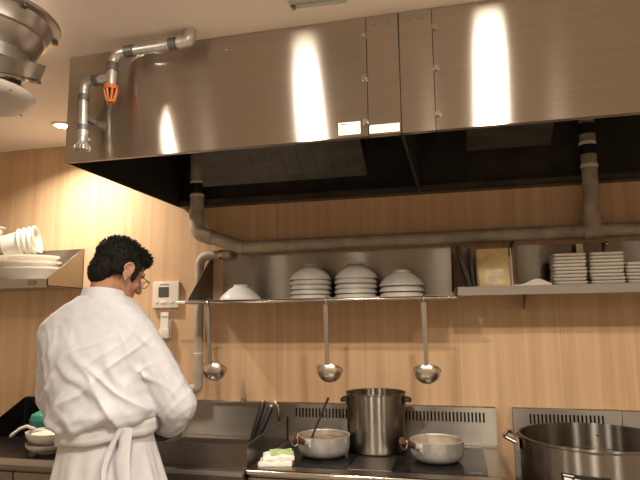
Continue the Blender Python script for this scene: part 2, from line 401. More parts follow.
# bowls (upside down)
def bowl_mesh(R=.103, hh=.076, foot=.036, m='china', name='rice_bowl', lab='', n=56):
    b = B(); prof = []
    for k in range(13):          # outer wall from the rim up to the foot
        u = k/12; prof.append((R-(R-foot-.004)*u**1.45, (hh-.010)*u**.92))
    prof += [(foot+.001, hh-.010), (foot, hh), (foot-.005, hh), (foot-.006, hh-.010), (.002, hh-.012)]
    for k in range(12, -1, -1):
        u = k/12; prof.append((max(.002, (R-.005)-(R-.005)*u**1.45), (hh-.0165)*min(1, u*1.02)**.92))
    prof.append((R-.002, -.002))
    b.lathe(prof, n=n); o = obj(name, b, m, None, 50); return o
bz = SZ+.003
ordn = ['lowest', 'second from the bottom', 'third from the bottom', 'fourth from the bottom', 'topmost', 'sixth']
def named(i, n): return 'topmost' if i == n-1 else ordn[i]
proto = bowl_mesh(); proto.location = (-.687, -.155, bz)
tag(proto, 'lowest upturned grey bowl of the left tall stack on the ladle shelf', 'bowl', 'upturned bowls on the ladle shelf')
for (x, n, who, sc) in ((-.687, 5, 'left tall stack', 1.), (-.463, 5, 'middle tall stack', 1.0)):
    for i in range(n):
        if x == -.687 and i == 0: continue
        o = proto.copy(); C.objects.link(o); o.location = (x+random.uniform(-.002, .002), -.155+random.uniform(-.002, .002), bz+i*.0232)
        o['label'] = f'{named(i, n)} upturned grey bowl of the {who} on the ladle shelf'
p3 = bowl_mesh(.107, .073, .037)
tag(p3, 'lowest upturned grey bowl of the short right stack on the ladle shelf', 'bowl', 'upturned bowls on the ladle shelf'); p3.location = (-.247, -.155, bz)
for i in (1, 2):
    o = p3.copy(); C.objects.link(o); o.location = (-.247, -.155, bz+i*.0265); o['label'] = f'{["", "middle", "topmost"][i]} upturned grey bowl of the short right stack on the ladle shelf'
p1 = bowl_mesh(.104, .078, .034, 'china_w')
tag(p1, 'single upturned white bowl at the left end of the ladle shelf', 'bowl'); p1.location = (-1.05, -.155, bz)

# ladles
def ladle(x, label, swing=0.):
    t = thing('soup_ladle', label, 'ladle', (x, -.318, 1.583), 0, 'ladles on the bar')
    t.rotation_euler = (math.radians(3.5), swing, 0)
    b = B(); hook = []
    for k in range(9):
        a = math.radians(-50+k*26); hook.append((0, .0125*math.cos(a)*1., .0125*math.sin(a)))
    hk = [(0, p[1], p[2]) for p in hook]
    b.tube(hk+[(0, -.0125, -.03)], .0032, 8)
    obj('hook', b, 'polish', t)
    s = B()
    R = []
    for z, w, d in ((-.02, .0105, .004), (-.08, .0105, .0035), (-.20, .0085, .0035), (-.285, .0095, .0045), (-.314, .013, .0045)):
        R.append([V(-w, -.0125-d+(0 if z > -.25 else .0), z), V(w, -.0125-d, z), V(w, -.0125+d, z), V(-w, -.0125+d, z)])
    s.loft(R); obj('handle', s, 'steel', t, 30)
    # bowl, opening tilted towards the back-up
    mt = Matrix.Rotation(math.radians(-34), 4, 'X')
    prof = []
    for k in range(11):
        u = k/10*PI/2; prof.append((.0585*math.cos(u), -.056*math.sin(u)))
    for k in range(10, -1, -1):
        u = k/10*PI/2; prof.append((.0568*math.cos(u), -.0540*math.sin(u)+.0003))
    bb = B(); bb.lathe(prof, (0, .034, -.316), 40, mt)
    bb.lathe([(.0568, 0), (.0605, .0012), (.0605, -.001), (.0568, -.0015)], (0, .034, -.316), 40, mt)
    obj('bowl', bb, 'ladle', t, 50)
    return t
ladle(-1.148, 'steel ladle at the left end of the bar, beside the thermostat', -.045)
ladle(-.573, 'steel ladle in the middle of the bar, above the left saucepan', .0)
ladle(-.139, 'steel ladle at the right end of the bar, above the right saucepan', .0)

# ------------------------------------------------------------------ right shelf with plates
t = thing('wall_shelf', 'long steel wall shelf on the right holding square plates and a tan packet', 'shelf', (0, 0, 0))
obj('shelf_board', B().span((.006, -.25, 1.624), (1.9, -.006, 1.630)).span((.006, -.252, 1.592), (1.9, -.247, 1.630)), 'steel_h', t, 0)
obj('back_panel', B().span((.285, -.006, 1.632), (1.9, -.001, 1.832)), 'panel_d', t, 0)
for x in (.30, 1.1, 1.8): obj('bracket', B().prism([(x, -.006, 1.623), (x, -.22, 1.623), (x, -.006, 1.53)], (.004, 0, 0)), 'steel_d', t, 0)
obj('screw', B().cone((.36, -.0058, 1.79), (.36, -.009, 1.79), .004, .003, 10), 'steel_d', t)
# square plates
def rsq(w, r, z, n=6):
    ps = []
    for cx, cy, a0 in ((w-r, w-r, 0), (-w+r, w-r, 90), (-w+r, -w+r, 180), (w-r, -w+r, 270)):
        for k in range(n+1):
            a = math.radians(a0+90*k/n); ps.append(V(cx+r*math.cos(a), cy+r*math.sin(a), z))
    return ps
def plate_mesh():
    b = B(); b.loft([rsq(.054, .014, 0), rsq(.060, .016, .0006), rsq(.0645, .018, .0030), rsq(.0675, .018, .0105), rsq(.0677, .018, .0130), rsq(.0645, .017, .0138), rsq(.055, .015, .0055), rsq(.046, .012, .0048)])
    return obj('square_plate', b, 'china_p', None, 40)
pl = plate_mesh(); first = True
for (x, y, n, who) in ((.478, -.160, 9, 'left stack of plates'), (.624, -.160, 9, 'middle stack of plates'), (.765, -.150, 6, 'right stack of plates')):
    for i in range(n):
        o = pl if first else pl.copy()
        if not first: C.objects.link(o)
        first = False
        o.location = (x+random.uniform(-.0025, .0025), y+random.uniform(-.002, .002), 1.6305+i*.0150)
        o.rotation_euler = (0, 0, random.uniform(-.03, .03))
        nm = ['lowest', 'second from bottom', 'third from bottom', 'fourth from bottom', 'fifth from bottom', 'sixth from bottom', 'seventh from bottom', 'eighth from bottom'][i] if i < n-1 else 'topmost'
        tag(o, f'{nm} grey square plate in the {who} on the right shelf', 'plate', 'square plates on the right shelf')
# tan packet in a steel stand
t = thing('paper_packet', 'tan printed packet standing upright on the right shelf', 'packet', (.165, -.135, 1.6305), -.05)
obj('packet_body', B().box((0, 0, .088), (.142, .030, .174), None, .005), 'tan', t)
obj('window_panel', B().box((-.004, -.0155, .082), (.118, .002, .15), None, .0008), 'tan', t)
obj('print_panel', B().box((.004, -.0170, .048), (.086, .002, .070), None, .0008), 'tan_l', t, label='paler printed panel')
t = thing('steel_stand', 'bright steel sheet stand on the right edge of the tan packet', 'stand', (.2395, -.135, 1.6305), -.05)
obj('side_sheet', B().box((.006, 0, .088), (.005, .045, .174)), 'polish', t, 0)
obj('foot', B().box((.014, 0, .0015), (.020, .045, .003)), 'steel', t, 0)
# leaning black tray, white flat dish, tool
tr = B(); tr.box((0, 0, .095), (.010, .16, .19), None, .002).box((.007, -.078, .095), (.010, .006, .19)).box((.007, .078, .095), (.010, .006, .19)).box((.007, 0, .187), (.010, .16, .006)).box((.007, 0, .003), (.010, .16, .006))
o = obj('black_tray', tr, 'plastic_k', None, 30); o.location = (.057, -.15, 1.633); o.rotation_euler = (0, math.radians(-15), 0)
tag(o, 'black rimmed tray leaning against the end of the ladle shelf', 'tray')
o = obj('black_folder', B().box((0, 0, .088), (.012, .15, .176), None, .002), 'plastic_k'); o.location = (.077, -.130, 1.6325); o.rotation_euler = (0, math.radians(-4), 0)
tag(o, 'thin black folder standing just left of the tan packet', 'folder')
cb = B(); R = []
for k in range(15):
    u = k/14*2-1; h_ = .026*math.exp(-((u-.3)/.55)**2)+.004
    R.append([V(u*.082, -.05, 0), V(u*.082, .05, 0), V(u*.082, .05, h_), V(u*.082, -.05, h_)])
cb.loft(R); o = obj('folded_cloth', cb, 'cream'); o.location = (.318, -.165, 1.6305)
tag(o, 'flat folded pale cloth lying between the tan packet and the plates', 'cloth')
t = thing('utensil', 'black curved-handled utensil leaning upright behind the tan packet', 'utensil', (.250, -.045, 1.6305))
obj('blade', B().box((0, 0, .075), (.022, .0025, .15)), 'steel', t, 0)
obj('handle', B().tube([(0, 0, .145), (.006, 0, .185), (.016, 0, .215), (.030, 0, .232), (.040, 0, .226)], [.007, .008, .008, .007, .006], 10), 'plastic_k', t)
t = thing('steel_rod', 'slim steel rod with rounded tip standing behind the middle plate stack', 'rod', (.672, -.040, 1.6305))
obj('rod', B().tube([(0, 0, 0), (0, 0, .175), (0, 0, .187)], [.0045, .0045, .0045], 10), 'steel_d', t)
obj('tip', B().ell((0, 0, .190), (.0085, .0085, .011)), 'polish', t)
o = obj('pale_block', B().box((0, 0, .096), (.028, .012, .192), None, .001), 'paper_c', None, 0); o.location = (.553, -.055, 1.6305)  # plain pale upright block behind the plates
tag(o, 'small pale upright block standing behind the gap between left and middle plates', 'box')

# ------------------------------------------------------------------ thermostat, remote control
t = thing('thermostat', 'cream square thermostat with grey screen on the wood wall', 'thermostat', (-1.538, 0, 1.638))
obj('housing', B().box((0, -.011, 0), (.156, .020, .143), None, .005), 'cream', t)
obj('screen', B().box((-.010, -.0215, .014), (.062, .002, .055), None, .0008), 'lcd', t, label='grey display')
lp = B()
for k in range(5): lp.box((-.030+k*.011, -.0215, .055), (.008, .001, .006))
obj('print', lp, 'print', t, 0)
obj('button', B().box((-.010, -.0225, -.040), (.034, .004, .012), None, .001), 'white_pl', t)
for x in (-.050, .040): obj('button', B().box((x, -.0225, -.040), (.014, .004, .009), None, .001), 'white_pl', t)
t = thing('remote_control', 'white remote control in a wall holder under the thermostat', 'remote', (-1.535, 0, 1.474))
obj('holder', B().box((0, -.010, -.02), (.060, .018, .10), None, .003), 'cream', t)
obj('remote', B().box((0, -.022, 0), (.046, .016, .138), None, .004), 'white_pl', t)
for k in range(3): obj('button', B().cone((-.012+.012*k, -.030, .046), (-.012+.012*k, -.032, .046), .004, .004, 12), 'print', t)
obj('holder_lip', B().box((0, -.032, -.045), (.060, .005, .05), None, .002), 'cream', t)

# ------------------------------------------------------------------ left shelf with plastic ware
t = thing('wall_shelf', 'steel wall shelf at the far left with plastic ware behind its triangular end', 'shelf', (0, 0, 0))
LX1, LX0, LY = -2.068, -3.05, -.285
obj('shelf_board', B().span((LX0, LY, 1.682), (LX1, -.006, 1.688)).span((LX0, LY-.004, 1.678), (LX1, LY, 1.724)), 'steel', t, 0)
obj('back_panel', B().span((LX0, -.006, 1.682), (LX1, -.001, 1.912)), 'steel_b', t, 0)
for x in (LX1-.004, LX0): obj('end_panel', B().prism([(x, LY-.004, 1.680), (x, LY-.004, 1.724), (x, -.012, 1.912), (x, -.001, 1.912), (x, -.001, 1.680)], (.004, 0, 0)), 'steel_b', t, 0)
np_ = obj('name_plate', B().span((-2.185, LY-.0065, 1.693), (-2.135, LY-.004, 1.714)), 'steel_d', t, 0, 'small dark badge on the shelf lip')
obj('badge_mark', B().span((-2.178, LY-.0072, 1.700), (-2.142, LY-.0065, 1.707)), 'steel', np_, 0)
def tub(R, hh, foot, m='milky'):
    pr_ = [(foot, 0), (foot+.006, .004), (R-.012, hh-.008), (R, hh-.006), (R+.002, hh), (R-.013, hh+.001), (foot+.002, .008), (.002, .006), (.002, 0)]
    return B().lathe(pr_, n=48)
tb = obj('plastic_tub', tub(.185, .105, .13), 'milky', None, 40)
for i in range(3):
    o = tb if i == 0 else tb.copy()
    if i: C.objects.link(o)
    o.location = (-2.318-.012*i, -.152, 1.690+i*.032); 
    o.scale = (1.12, .72, 1)
    tag(o, f'{["lowest", "middle", "uppermost"][i]} wide milky plastic tub in the nested pile on the far left shelf', 'tub', 'nested plastic tubs on the left shelf')
tb2 = obj('plastic_cup', tub(.080, .10, .055), 'milky', None, 40); rot = Euler((math.radians(-6), math.radians(76), .3))
for i in range(4):
    o = tb2 if i == 0 else tb2.copy()
    if i: C.objects.link(o)
    o.rotation_euler = rot
    d = rot.to_matrix() @ V(0, 0, 1)
    o.location = V(-2.485, -.15, 1.925)+d*(.028*i)
    tag(o, f'{["innermost left", "second from left", "second from right", "outermost right"][i]} milky plastic cup in the tilted stack on the tubs, far left', 'cup', 'tilted plastic cups on the left shelf')
tb3 = obj('plastic_bowl', tub(.115, .09, .07), 'milky', None, 40); tb3.rotation_euler = (math.radians(8), math.radians(-14), 0); tb3.location = (-2.60, -.15, 1.925)
tag(tb3, 'milky plastic bowl on the tubs at the left edge of the picture', 'bowl')

# ------------------------------------------------------------------ left black counter
t = thing('counter', 'black topped counter with steel front rail on the far left', 'counter', (0, 0, 0))
CX0, CX1 = -2.39, -1.424
obj('worktop', B().span((CX0, -.648, H-.022), (CX1, -.02, H)), 'black', t, 0)
obj('backsplash', B().span((CX0, -.024, H), (CX1, -.002, 1.083), .001), 'black', t, 0)
obj('side_guard', B().prism([(CX0, -.03, H), (CX0, -.03, 1.081), (CX0, -.20, 1.001), (CX0, -.37, H+.006), (CX0, -.37, H)], (.006, 0, 0)), 'black', t, 0)
obj('front_rail', B().span((CX0, -.655, H-.026), (CX1, -.647, H+.001), .002), 'steel', t)
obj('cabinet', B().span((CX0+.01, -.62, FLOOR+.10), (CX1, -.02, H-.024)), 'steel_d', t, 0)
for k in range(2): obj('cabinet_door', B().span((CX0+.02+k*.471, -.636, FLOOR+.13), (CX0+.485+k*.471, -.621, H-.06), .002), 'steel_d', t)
for x in (CX0+.05, CX1-.05):
    for y in (-.57, -.06): obj('leg', B().cone((x, y, FLOOR), (x, y, FLOOR+.10), .018, .02, 14), 'steel', t)

# bowls on the black counter
def bowl_up(R, hh, foot):
    prof = [(foot, 0), (foot+.002, .006)]
    for k in range(9): u = k/8; prof.append((foot+(R-foot)*math.sin(u*PI/2)**.9, .008+(hh-.008)*(1-math.cos(u*PI/2))**.9))
    for k in range(8, -1, -1): u = k/8; prof.append((max(.002, foot-.004+(R-foot)*math.sin(u*PI/2)**.9), .012+(hh-.0125)*(1-math.cos(u*PI/2))**.9))
    prof += [(.002, .011), (.002, 0)]
    return B().lathe(prof, n=44)
BX, BY = -1.825, -.505
o = obj('serving_dish', bowl_up(.098, .044, .045), 'china_w', None, 50); o.location = (BX, BY-.012, H+.001)
tag(o, 'shallow white dish under the food bowl on the black counter', 'dish')
o = obj('food_bowl', bowl_up(.118, .068, .042), 'china_w', None, 50); o.location = (BX+.005, BY+.01, H+.024); 
tag(o, 'white bowl of pale food stacked on a dish left of the cook', 'bowl')
fb = B(); R = []
for rr in (.002, .03, .06, .08, .098):
    R.append([V(rr*math.cos(2*PI*i/24), rr*math.sin(2*PI*i/24), .018*(1-(rr/.1)**2)+.004*noise.noise(V(rr*40, i*.9, 3))) for i in range(24)])
R.append([V(.098*math.cos(2*PI*i/24), .098*math.sin(2*PI*i/24), -.006) for i in range(24)])
fb.loft(R); o = obj('food', fb, 'rice', None, 60); o.location = (BX+.005, BY+.01, H+.078)
tag(o, 'creamy white food heaped in the white bowl', 'food', kind='stuff')
o = obj('fried_egg', B().ell((0, 0, 0), (.034, .030, .012)), 'egg'); o.location = (BX+.062, BY-.010, H+.092)
tag(o, 'yellow piece of food at the right side of the white bowl', 'food')
sp = B(); sp.tube([(0, 0, 0), (-.040, -.006, .012), (-.070, -.012, .002), (-.090, -.018, -.014)], [.007, .008, .008, .006], 10).ell((.02, .004, -.004), (.030, .018, .007))
sp.ell((-.098, -.020, -.022), (.024, .016, .008), Matrix.Rotation(-.7, 3, 'Y'))
o = obj('spoon', sp, 'china_w', None, 50); o.location = (BX-.088, BY+.0, H+.096)
tag(o, 'white spoon sticking out to the left of the food bowl', 'spoon')
t = thing('storage_jar', 'white jar with ribbed teal lid behind the food bowl, beside the cook', 'jar', (-2.035, -.30, H+.001))
obj('jar_body', B().lathe([(.002, 0), (.056, 0), (.060, .006), (.060, .058), (.002, .058)], n=36), 'white_pl', t)
tl = B(); tl.lathe([(.002, .0581), (.062, .0581), (.064, .064), (.064, .105), (.056, .126), (.030, .140), (.002, .142)], n=40)
for k in range(24): a = k*PI/12; tl.box((.064*math.cos(a), .064*math.sin(a), .085), (.005, .006, .034), Matrix.Rotation(a, 3, 'Z'))
obj('lid', tl, 'teal', t, 40)

# ------------------------------------------------------------------ sink unit
KX0, KX1 = -1.42, -.8385
t = thing('sink_unit', 'stainless steel sink with raised guards to the right of the cook', 'sink', (0, 0, 0))
obj('backsplash', B().span((KX0, -.028, H), (KX1, -.002, 1.083), .002).span((KX0, -.032, 1.079), (KX1, -.002, 1.085)), 'steel_b', t, 0)
dk = B(); y0, y1, xa, xb = -.545, -.10, KX0+.05, KX1-.055     # deck round the basin opening
dk.span((KX0, -.60, H-.02), (KX1, y0, H)).span((KX0, y1, H-.02), (KX1, -.028, H)).span((KX0, y0, H-.02), (xa, y1, H)).span((xb, y0, H-.02), (KX1, y1, H))
obj('deck', dk, 'steel', t, 0)
bs = B(); z0 = H-.20
bs.span((xa-.003, y0-.003, z0), (xa, y1+.003, H-.02)).span((xb, y0-.003, z0), (xb+.003, y1+.003, H-.02)).span((xa, y0-.003, z0), (xb, y0, H-.02)).span((xa, y1, z0), (xb, y1+.003, H-.02)).span((xa-.003, y0-.003, z0-.003), (xb+.003, y1+.003, z0))
obj('basin', bs, 'steel', t, 0)
obj('drain', B().lathe([(.002, 0), (.045, 0), (.045, .004), (.034, .005), (.030, .002), (.002, .002)], ((xa+xb)/2, (y0+y1)/2, z0), 30), 'polish', t)
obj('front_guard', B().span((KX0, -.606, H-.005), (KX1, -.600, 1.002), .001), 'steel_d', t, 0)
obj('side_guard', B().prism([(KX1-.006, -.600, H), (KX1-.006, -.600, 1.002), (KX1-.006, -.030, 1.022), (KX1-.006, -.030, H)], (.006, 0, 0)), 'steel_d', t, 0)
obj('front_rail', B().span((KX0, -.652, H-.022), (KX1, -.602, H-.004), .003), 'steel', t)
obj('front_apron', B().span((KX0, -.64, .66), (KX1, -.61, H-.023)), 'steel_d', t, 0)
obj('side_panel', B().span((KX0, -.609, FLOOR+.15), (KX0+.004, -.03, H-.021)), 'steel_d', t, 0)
obj('side_panel', B().span((KX1-.004, -.609, FLOOR+.15), (KX1, -.03, H-.021)), 'steel_d', t, 0)
for x in (KX0+.03, KX1-.03):
    for y in (-.58, -.06): obj('leg', B().cone((x, y, FLOOR), (x, y, FLOOR+.15), .018, .02, 14).span((x-.02, y-.02, FLOOR+.15), (x+.02, y+.02, H-.021)), 'steel', t)
t = thing('glass_bottle', 'clear tapered bottle standing on the ledge behind the sink', 'bottle', (-1.083, -.0165, 1.0853))
obj('bottle_body', B().lathe([(.0005, 0), (.0145, 0), (.0145, .012), (.0125, .05), (.0075, .095), (.006, .112), (.0045, .112), (.006, .094), (.0105, .05), (.0125, .013), (.0005, .004)], n=28), 'clear', t, 50)
obj('base_ring', B().lathe([(.0146, 0), (.0155, .001), (.0155, .007), (.0146, .008)], n=28), 'polish', t)
# strainer handles leaning in the sink
def tongs(x, y, tilt, label, L=.30):
    t = thing('noodle_strainer', label, 'strainer', (x, y, z0+.001), 0, 'strainers standing in the sink')
    a = math.radians(tilt); hx, hy = math.sin(a), .10
    top = V(hx*.42, hy*.62, .385)
    bot = V(0, 0, .12)
    obj('grip', B().tube([bot+(top-bot)*.30, bot+(top-bot)*.55, bot+(top-bot)*.96, top], [.012, .015, .015, .012], 12), 'plastic_k', t)
    obj('end_cap', B().ell(top+V(.001, 0, .003), (.014, .013, .011)), 'polish', t)
    obj('shank', B().tube([bot+(top-bot)*-.02, bot+(top-bot)*.32], .0045, 8), 'steel', t)
    obj('basket', B().lathe([(.002, 0), (.035, .004), (.045, .03), (.047, .115), (.0435, .115), (.042, .032), (.032, .008), (.002, .006)], (.0, -.047, 0), 26), 'steel', t)
    return t
tongs(-.995, -.215, 9, 'left black-gripped strainer leaning in the right side of the sink')
tongs(-.9515, -.335, 14, 'front black-gripped strainer leaning against the right sink guard')
ht = thing('spray_hose', 'small curved chrome outlet at the back right corner of the sink', 'outlet', (-.880, -.062, H))
obj('hose', B().tube([(0, 0, 0), (0, 0, .12), (-.004, 0, .155), (-.018, -.004, .176), (-.036, -.008, .172), (-.042, -.010, .155)], .0085, 12), 'polish', ht)
obj('collar', B().lathe([(.002, 0), (.018, 0), (.018, .008), (.002, .010)], (0, 0, 0), 20), 'polish', ht)

# ------------------------------------------------------------------ hob units
def vent_splash(t, x0, x1, za, ztop, s0, s1, m='steel_b'):
    """upright back panel with real vent slots near its top"""
    zs0, zs1 = ztop-.062, ztop-.018
    b = B(); b.span((x0, -.05, za), (x1, -.044, zs0)).span((x0, -.05, zs1), (x1, -.044, ztop)).span((x0, -.05, zs0), (s0, -.044, zs1)).span((s1, -.05, zs0), (x1, -.044, zs1))
    n = int((s1-s0)/.0165)
    for i in range(n):
        x = s0+(s1-s0)*i/n; b.span((x, -.05, zs0), (x+.0085, -.044, zs1))
    b.span((x0, -.044, za), (x0+.003, -.003, ztop)).span((x1-.003, -.044, za), (x1, -.003, ztop))
    obj('backsplash', b, m, t, 0)
    obj('slot_shade_sheet', B().span((s0-.01, -.030, zs0-.01), (s1+.01, -.026, zs1+.01)), 'gap_shade', t, 0)  # near-black sheet stands in for the shade inside the slots
    tp = B(); tp.span((x0, -.05, ztop), (x1, -.034, ztop+.003)).span((x0, -.010, ztop), (x1, -.003, ztop+.003))
    for i in range(0, n, 1):
        x = s0+(s1-s0)*i/n; tp.span((x, -.034, ztop), (x+.0085, -.010, ztop+.003))
    tp.span((x0, -.034, ztop), (s0, -.010, ztop+.003)).span((s1, -.034, ztop), (x1, -.010, ztop+.003))
    obj('top_grille', tp, m, t, 0)
HX0, HX1 = -.835, .150
t = thing('induction_hob', 'steel induction range with two black glass zones under the saucepans', 'range', (0, 0, 0))
tp = B(); ft = -.50
gz = [(-.80, -.445), (-.275, .085)]
tp.span((HX0, -.615, H-.03), (HX1, -.535, H), .018).span((HX0, -.085, H-.03), (HX1, -.003, H))
for a, b_ in ((HX0, gz[0][0]), (gz[0][1], gz[1][0]), (gz[1][1], HX1)): tp.span((a, -.535, H-.03), (b_, -.085, H))
obj('top_frame', tp, 'steel_h', t, 0)
obj('front_lip', B().tube([(HX0+.001, -.612, H-.011), (HX1-.001, -.612, H-.011)], .0125, 20), 'polish', t)
for a, b_ in gz: obj('glass_zone', B().span((a+.001, -.534, H-.02), (b_-.001, -.086, H-.0005)), 'glass', t, 0, 'black glass cooking zone')
pm = B()
for k in range(7): pm.span((.020+k*.007, -.515, H-.0004), (.0225+k*.007, -.497+(k % 3)*.004, H+.0002))
obj('zone_mark', pm, 'print', t, 0)
vent_splash(t, HX0, HX1, H, 1.083, -.805, .10)
obj('splash_foot', B().span((HX0, -.064, H), (HX1, -.05, H+.010), .002), 'polish', t)
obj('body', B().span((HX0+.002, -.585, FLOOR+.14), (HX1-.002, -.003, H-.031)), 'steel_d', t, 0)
obj('front_panel', B().span((HX0+.002, -.606, .70), (HX1-.002, -.586, H-.034), .002), 'steel', t)
for k, x in enumerate((-.62, -.10)):
    kb = obj('control_knob', B().lathe([(.002, 0), (.028, 0), (.028, .006), (.022, .024), (.002, .025)], (x, -.6065, .79), 28, Matrix.Rotation(PI/2, 4, 'X')), 'plastic_k', t)
    obj('pointer', B().span((x-.002, -.634, .79), (x+.002, -.631, .812)), 'letter', kb, 0)
for x in (HX0+.05, HX1-.05):
    for y in (-.55, -.05): obj('leg', B().cone((x, y, FLOOR), (x, y, FLOOR+.14), .02, .022, 14), 'steel', t)

RX0, RX1 = .224, 1.55; LOW = .50
t = thing('low_range', 'low stockpot range with vented backsplash behind the large pot', 'range', (0, 0, 0))
vent_splash(t, RX0, .672, LOW, 1.083, .285, .60)
obj('side_backsplash', B().span((.674, -.05, LOW), (RX1, -.003, 1.084)), 'steel_b', t, 0)
obj('top_frame', B().span((RX0, -.68, LOW-.04), (RX1, -.003, LOW), .003), 'steel', t)
obj('glass_zone', B().span((RX0+.05, -.62, LOW), (.90, -.08, LOW+.003)), 'glass', t, 0)
obj('body', B().span((RX0+.002, -.66, FLOOR+.08), (RX1-.002, -.003, LOW-.041)), 'steel_d', t, 0)
for x in (RX0+.05, RX1-.05):
    for y in (-.60, -.05): obj('leg', B().cone((x, y, FLOOR), (x, y, FLOOR+.08), .02, .022, 14), 'steel', t)

# ------------------------------------------------------------------ pots
def pot_profile(R, hh, lip=.004, th=.003, base=.012):
    return [(.002, 0), (R-base, 0), (R-.003, .005), (R, base), (R, hh-.006), (R+lip, hh-.003), (R+lip, hh), (R-th, hh), (R-th, base), (R-base-th, .004), (.002, .004)]
def loop_handle(c, ang, w, out, z, r, b, drop=0.):
    """U-shaped side handle on a pot wall; ang = outward direction"""
    u = V(math.cos(ang), math.sin(ang), 0); s = V(-u.y, u.x, 0); c = Vector(c)
    P = [c+s*w+V(0, 0, z), c+s*w*.98+u*out*.8+V(0, 0, z-drop*.7), c+s*w*.6+u*out+V(0, 0, z-drop), c-s*w*.6+u*out+V(0, 0, z-drop), c-s*w*.98+u*out*.8+V(0, 0, z-drop*.7), c-s*w+V(0, 0, z)]
    b.tube(arcpath(P, .012, 4), r, 10)
    for q in (1, -1): b.box(c+s*w*q+V(0, 0, z)-u*.002, (.008, .030, .034), Matrix.Rotation(ang, 3, 'Z'), .002)
PX, PY, PR = -.376, -.197, .131
t = thing('stock_pot', 'tall steel stock pot with black side handles between the two saucepans', 'pot', (PX, PY, H+.001))
obj('pot_body', B().lathe(pot_profile(PR, .252, .005), n=64), 'steel_p', t, 40)
for s in (0, PI):
    hb = B(); a = s+.10; u = V(math.cos(a), math.sin(a), 0); loop_handle(u*PR, a, .034, .022, .222, .0085, hb, .004)
    obj('side_handle', hb, 'plastic_k', t, label='black side handle')
for k, (a, z) in enumerate(((-2.1, .115), (-1.0, .165))):
    obj('rivet', B().ell((PR*math.cos(a), PR*math.sin(a), z), (.004, .004, .003)), 'polish', t)
sb = obj('soup', B().lathe([(.002, 0), (PR-.006, 0), (PR-.006, -.02), (.002, -.02)], (PX, PY, H+.19), 40), 'broth'); tag(sb, 'dark soup inside the tall stock pot', 'soup', kind='stuff')

def saucepan(x, y, R, hh, az, label, lean=24, inner='alu_in', L=.112):
    t = thing('saucepan', label, 'saucepan', (x, y, H+.001), 0, 'aluminium saucepans on the hob')
    pf = [(.002, 0), (R-.034, 0), (R-.020, .004), (R-.008, .016), (R-.001, .036), (R+.001, hh-.004), (R+.003, hh), (R-.001, hh+.001)]
    obj('pan_body', B().lathe(pf+[(R-.002, hh-.001), (R-.004, .036), (R-.011, .0175), (R-.022, .0065), (.002, .004)], n=56), 'alu', t, 45)
    li = [(R-.0022, hh-.004), (R-.0042, .036), (R-.0112, .0177), (R-.0222, .0067), (.002, .0042), (.002, .0048), (R-.0226, .0074), (R-.0118, .0184), (R-.0048, .0365), (R-.0028, hh-.004)]
    obj('stain_reflection_lining', B().lathe(li, n=56), inner, t, 45, label='brown inside, stain and beige reflection as colour')
    u = V(math.cos(az), math.sin(az), 0); s = V(-u.y, u.x, 0); p = u*R+V(0, 0, hh-.022)
    up = math.radians(lean); d = u*math.cos(up)+V(0, 0, 1)*math.sin(up)
    br = B(); br.box(p+u*.001, (.005, .038, .036), Matrix.Rotation(az, 3, 'Z'), .002); br.cone(p, p+d*.035, .0105, .0125, 16)
    for q in (-1, 1): br.ell(p+s*.012*q+u*.004+V(0, 0, -.008), (.004, .004, .004), None, 10, 6)
    sk = obj('socket', br, 'alu', t)
    obj('handle', B().tube([p+d*.033, p+d*(L*.6), p+d*(L*.97), p+d*L], [.0115, .0135, .0145, .0125], 16), 'handle', t, label='charred brown wooden handle')
    # hanging wire ring at the handle end
    e = p+d*(L-.012); ring = [e+s*(.017*math.cos(2*PI*k/20))+V(0, 0, -.010+.021*math.sin(2*PI*k/20))-u*.004 for k in range(20)]
    obj('hanging_ring', B().tube(ring, .0024, 6, closed=True), 'polish', t)
    return t
saucepan(-.588, -.335, .1125, .086, math.radians(247), 'left dented aluminium saucepan with brown handle and a stick in it')
saucepan(-.106, -.335, .1085, .083, math.radians(232), 'right aluminium saucepan with brown handle and empty pale inside', inner='alu_in')
sb = B(); R = []
for rr in (.001, .03, .06, .085, .1065): R.append([V(rr*math.cos(2*PI*i/30), rr*math.sin(2*PI*i/30), .004*noise.noise(V(rr*50*math.cos(2*PI*i/30), rr*50*math.sin(2*PI*i/30), 5))) for i in range(30)])
R.append([V(.1055*math.cos(2*PI*i/30), .1055*math.sin(2*PI*i/30), -.02) for i in range(30)])
sb.loft(R); o = obj('stew', sb, 'broth', None, 60); o.location = (-.588, -.335, H+.064)
tag(o, 'lumpy brown stew in the left saucepan', 'stew', kind='stuff')
# dark stick standing in the left pan
t = thing('stirring_spoon', 'slim dark-handled spoon leaning out of the left saucepan', 'spoon', (-.664, -.310, H+.030))
obj('handle', B().tube([(0, 0, 0), (.034, .025, .085), (.080, .060, .200)], [.0045, .005, .006], 10), 'plastic_k', t)
obj('spoon_bowl', B().ell((-.008, -.004, -.010), (.016, .022, .007), Matrix.Rotation(-.4, 3, 'Y')), 'plastic_k', t)

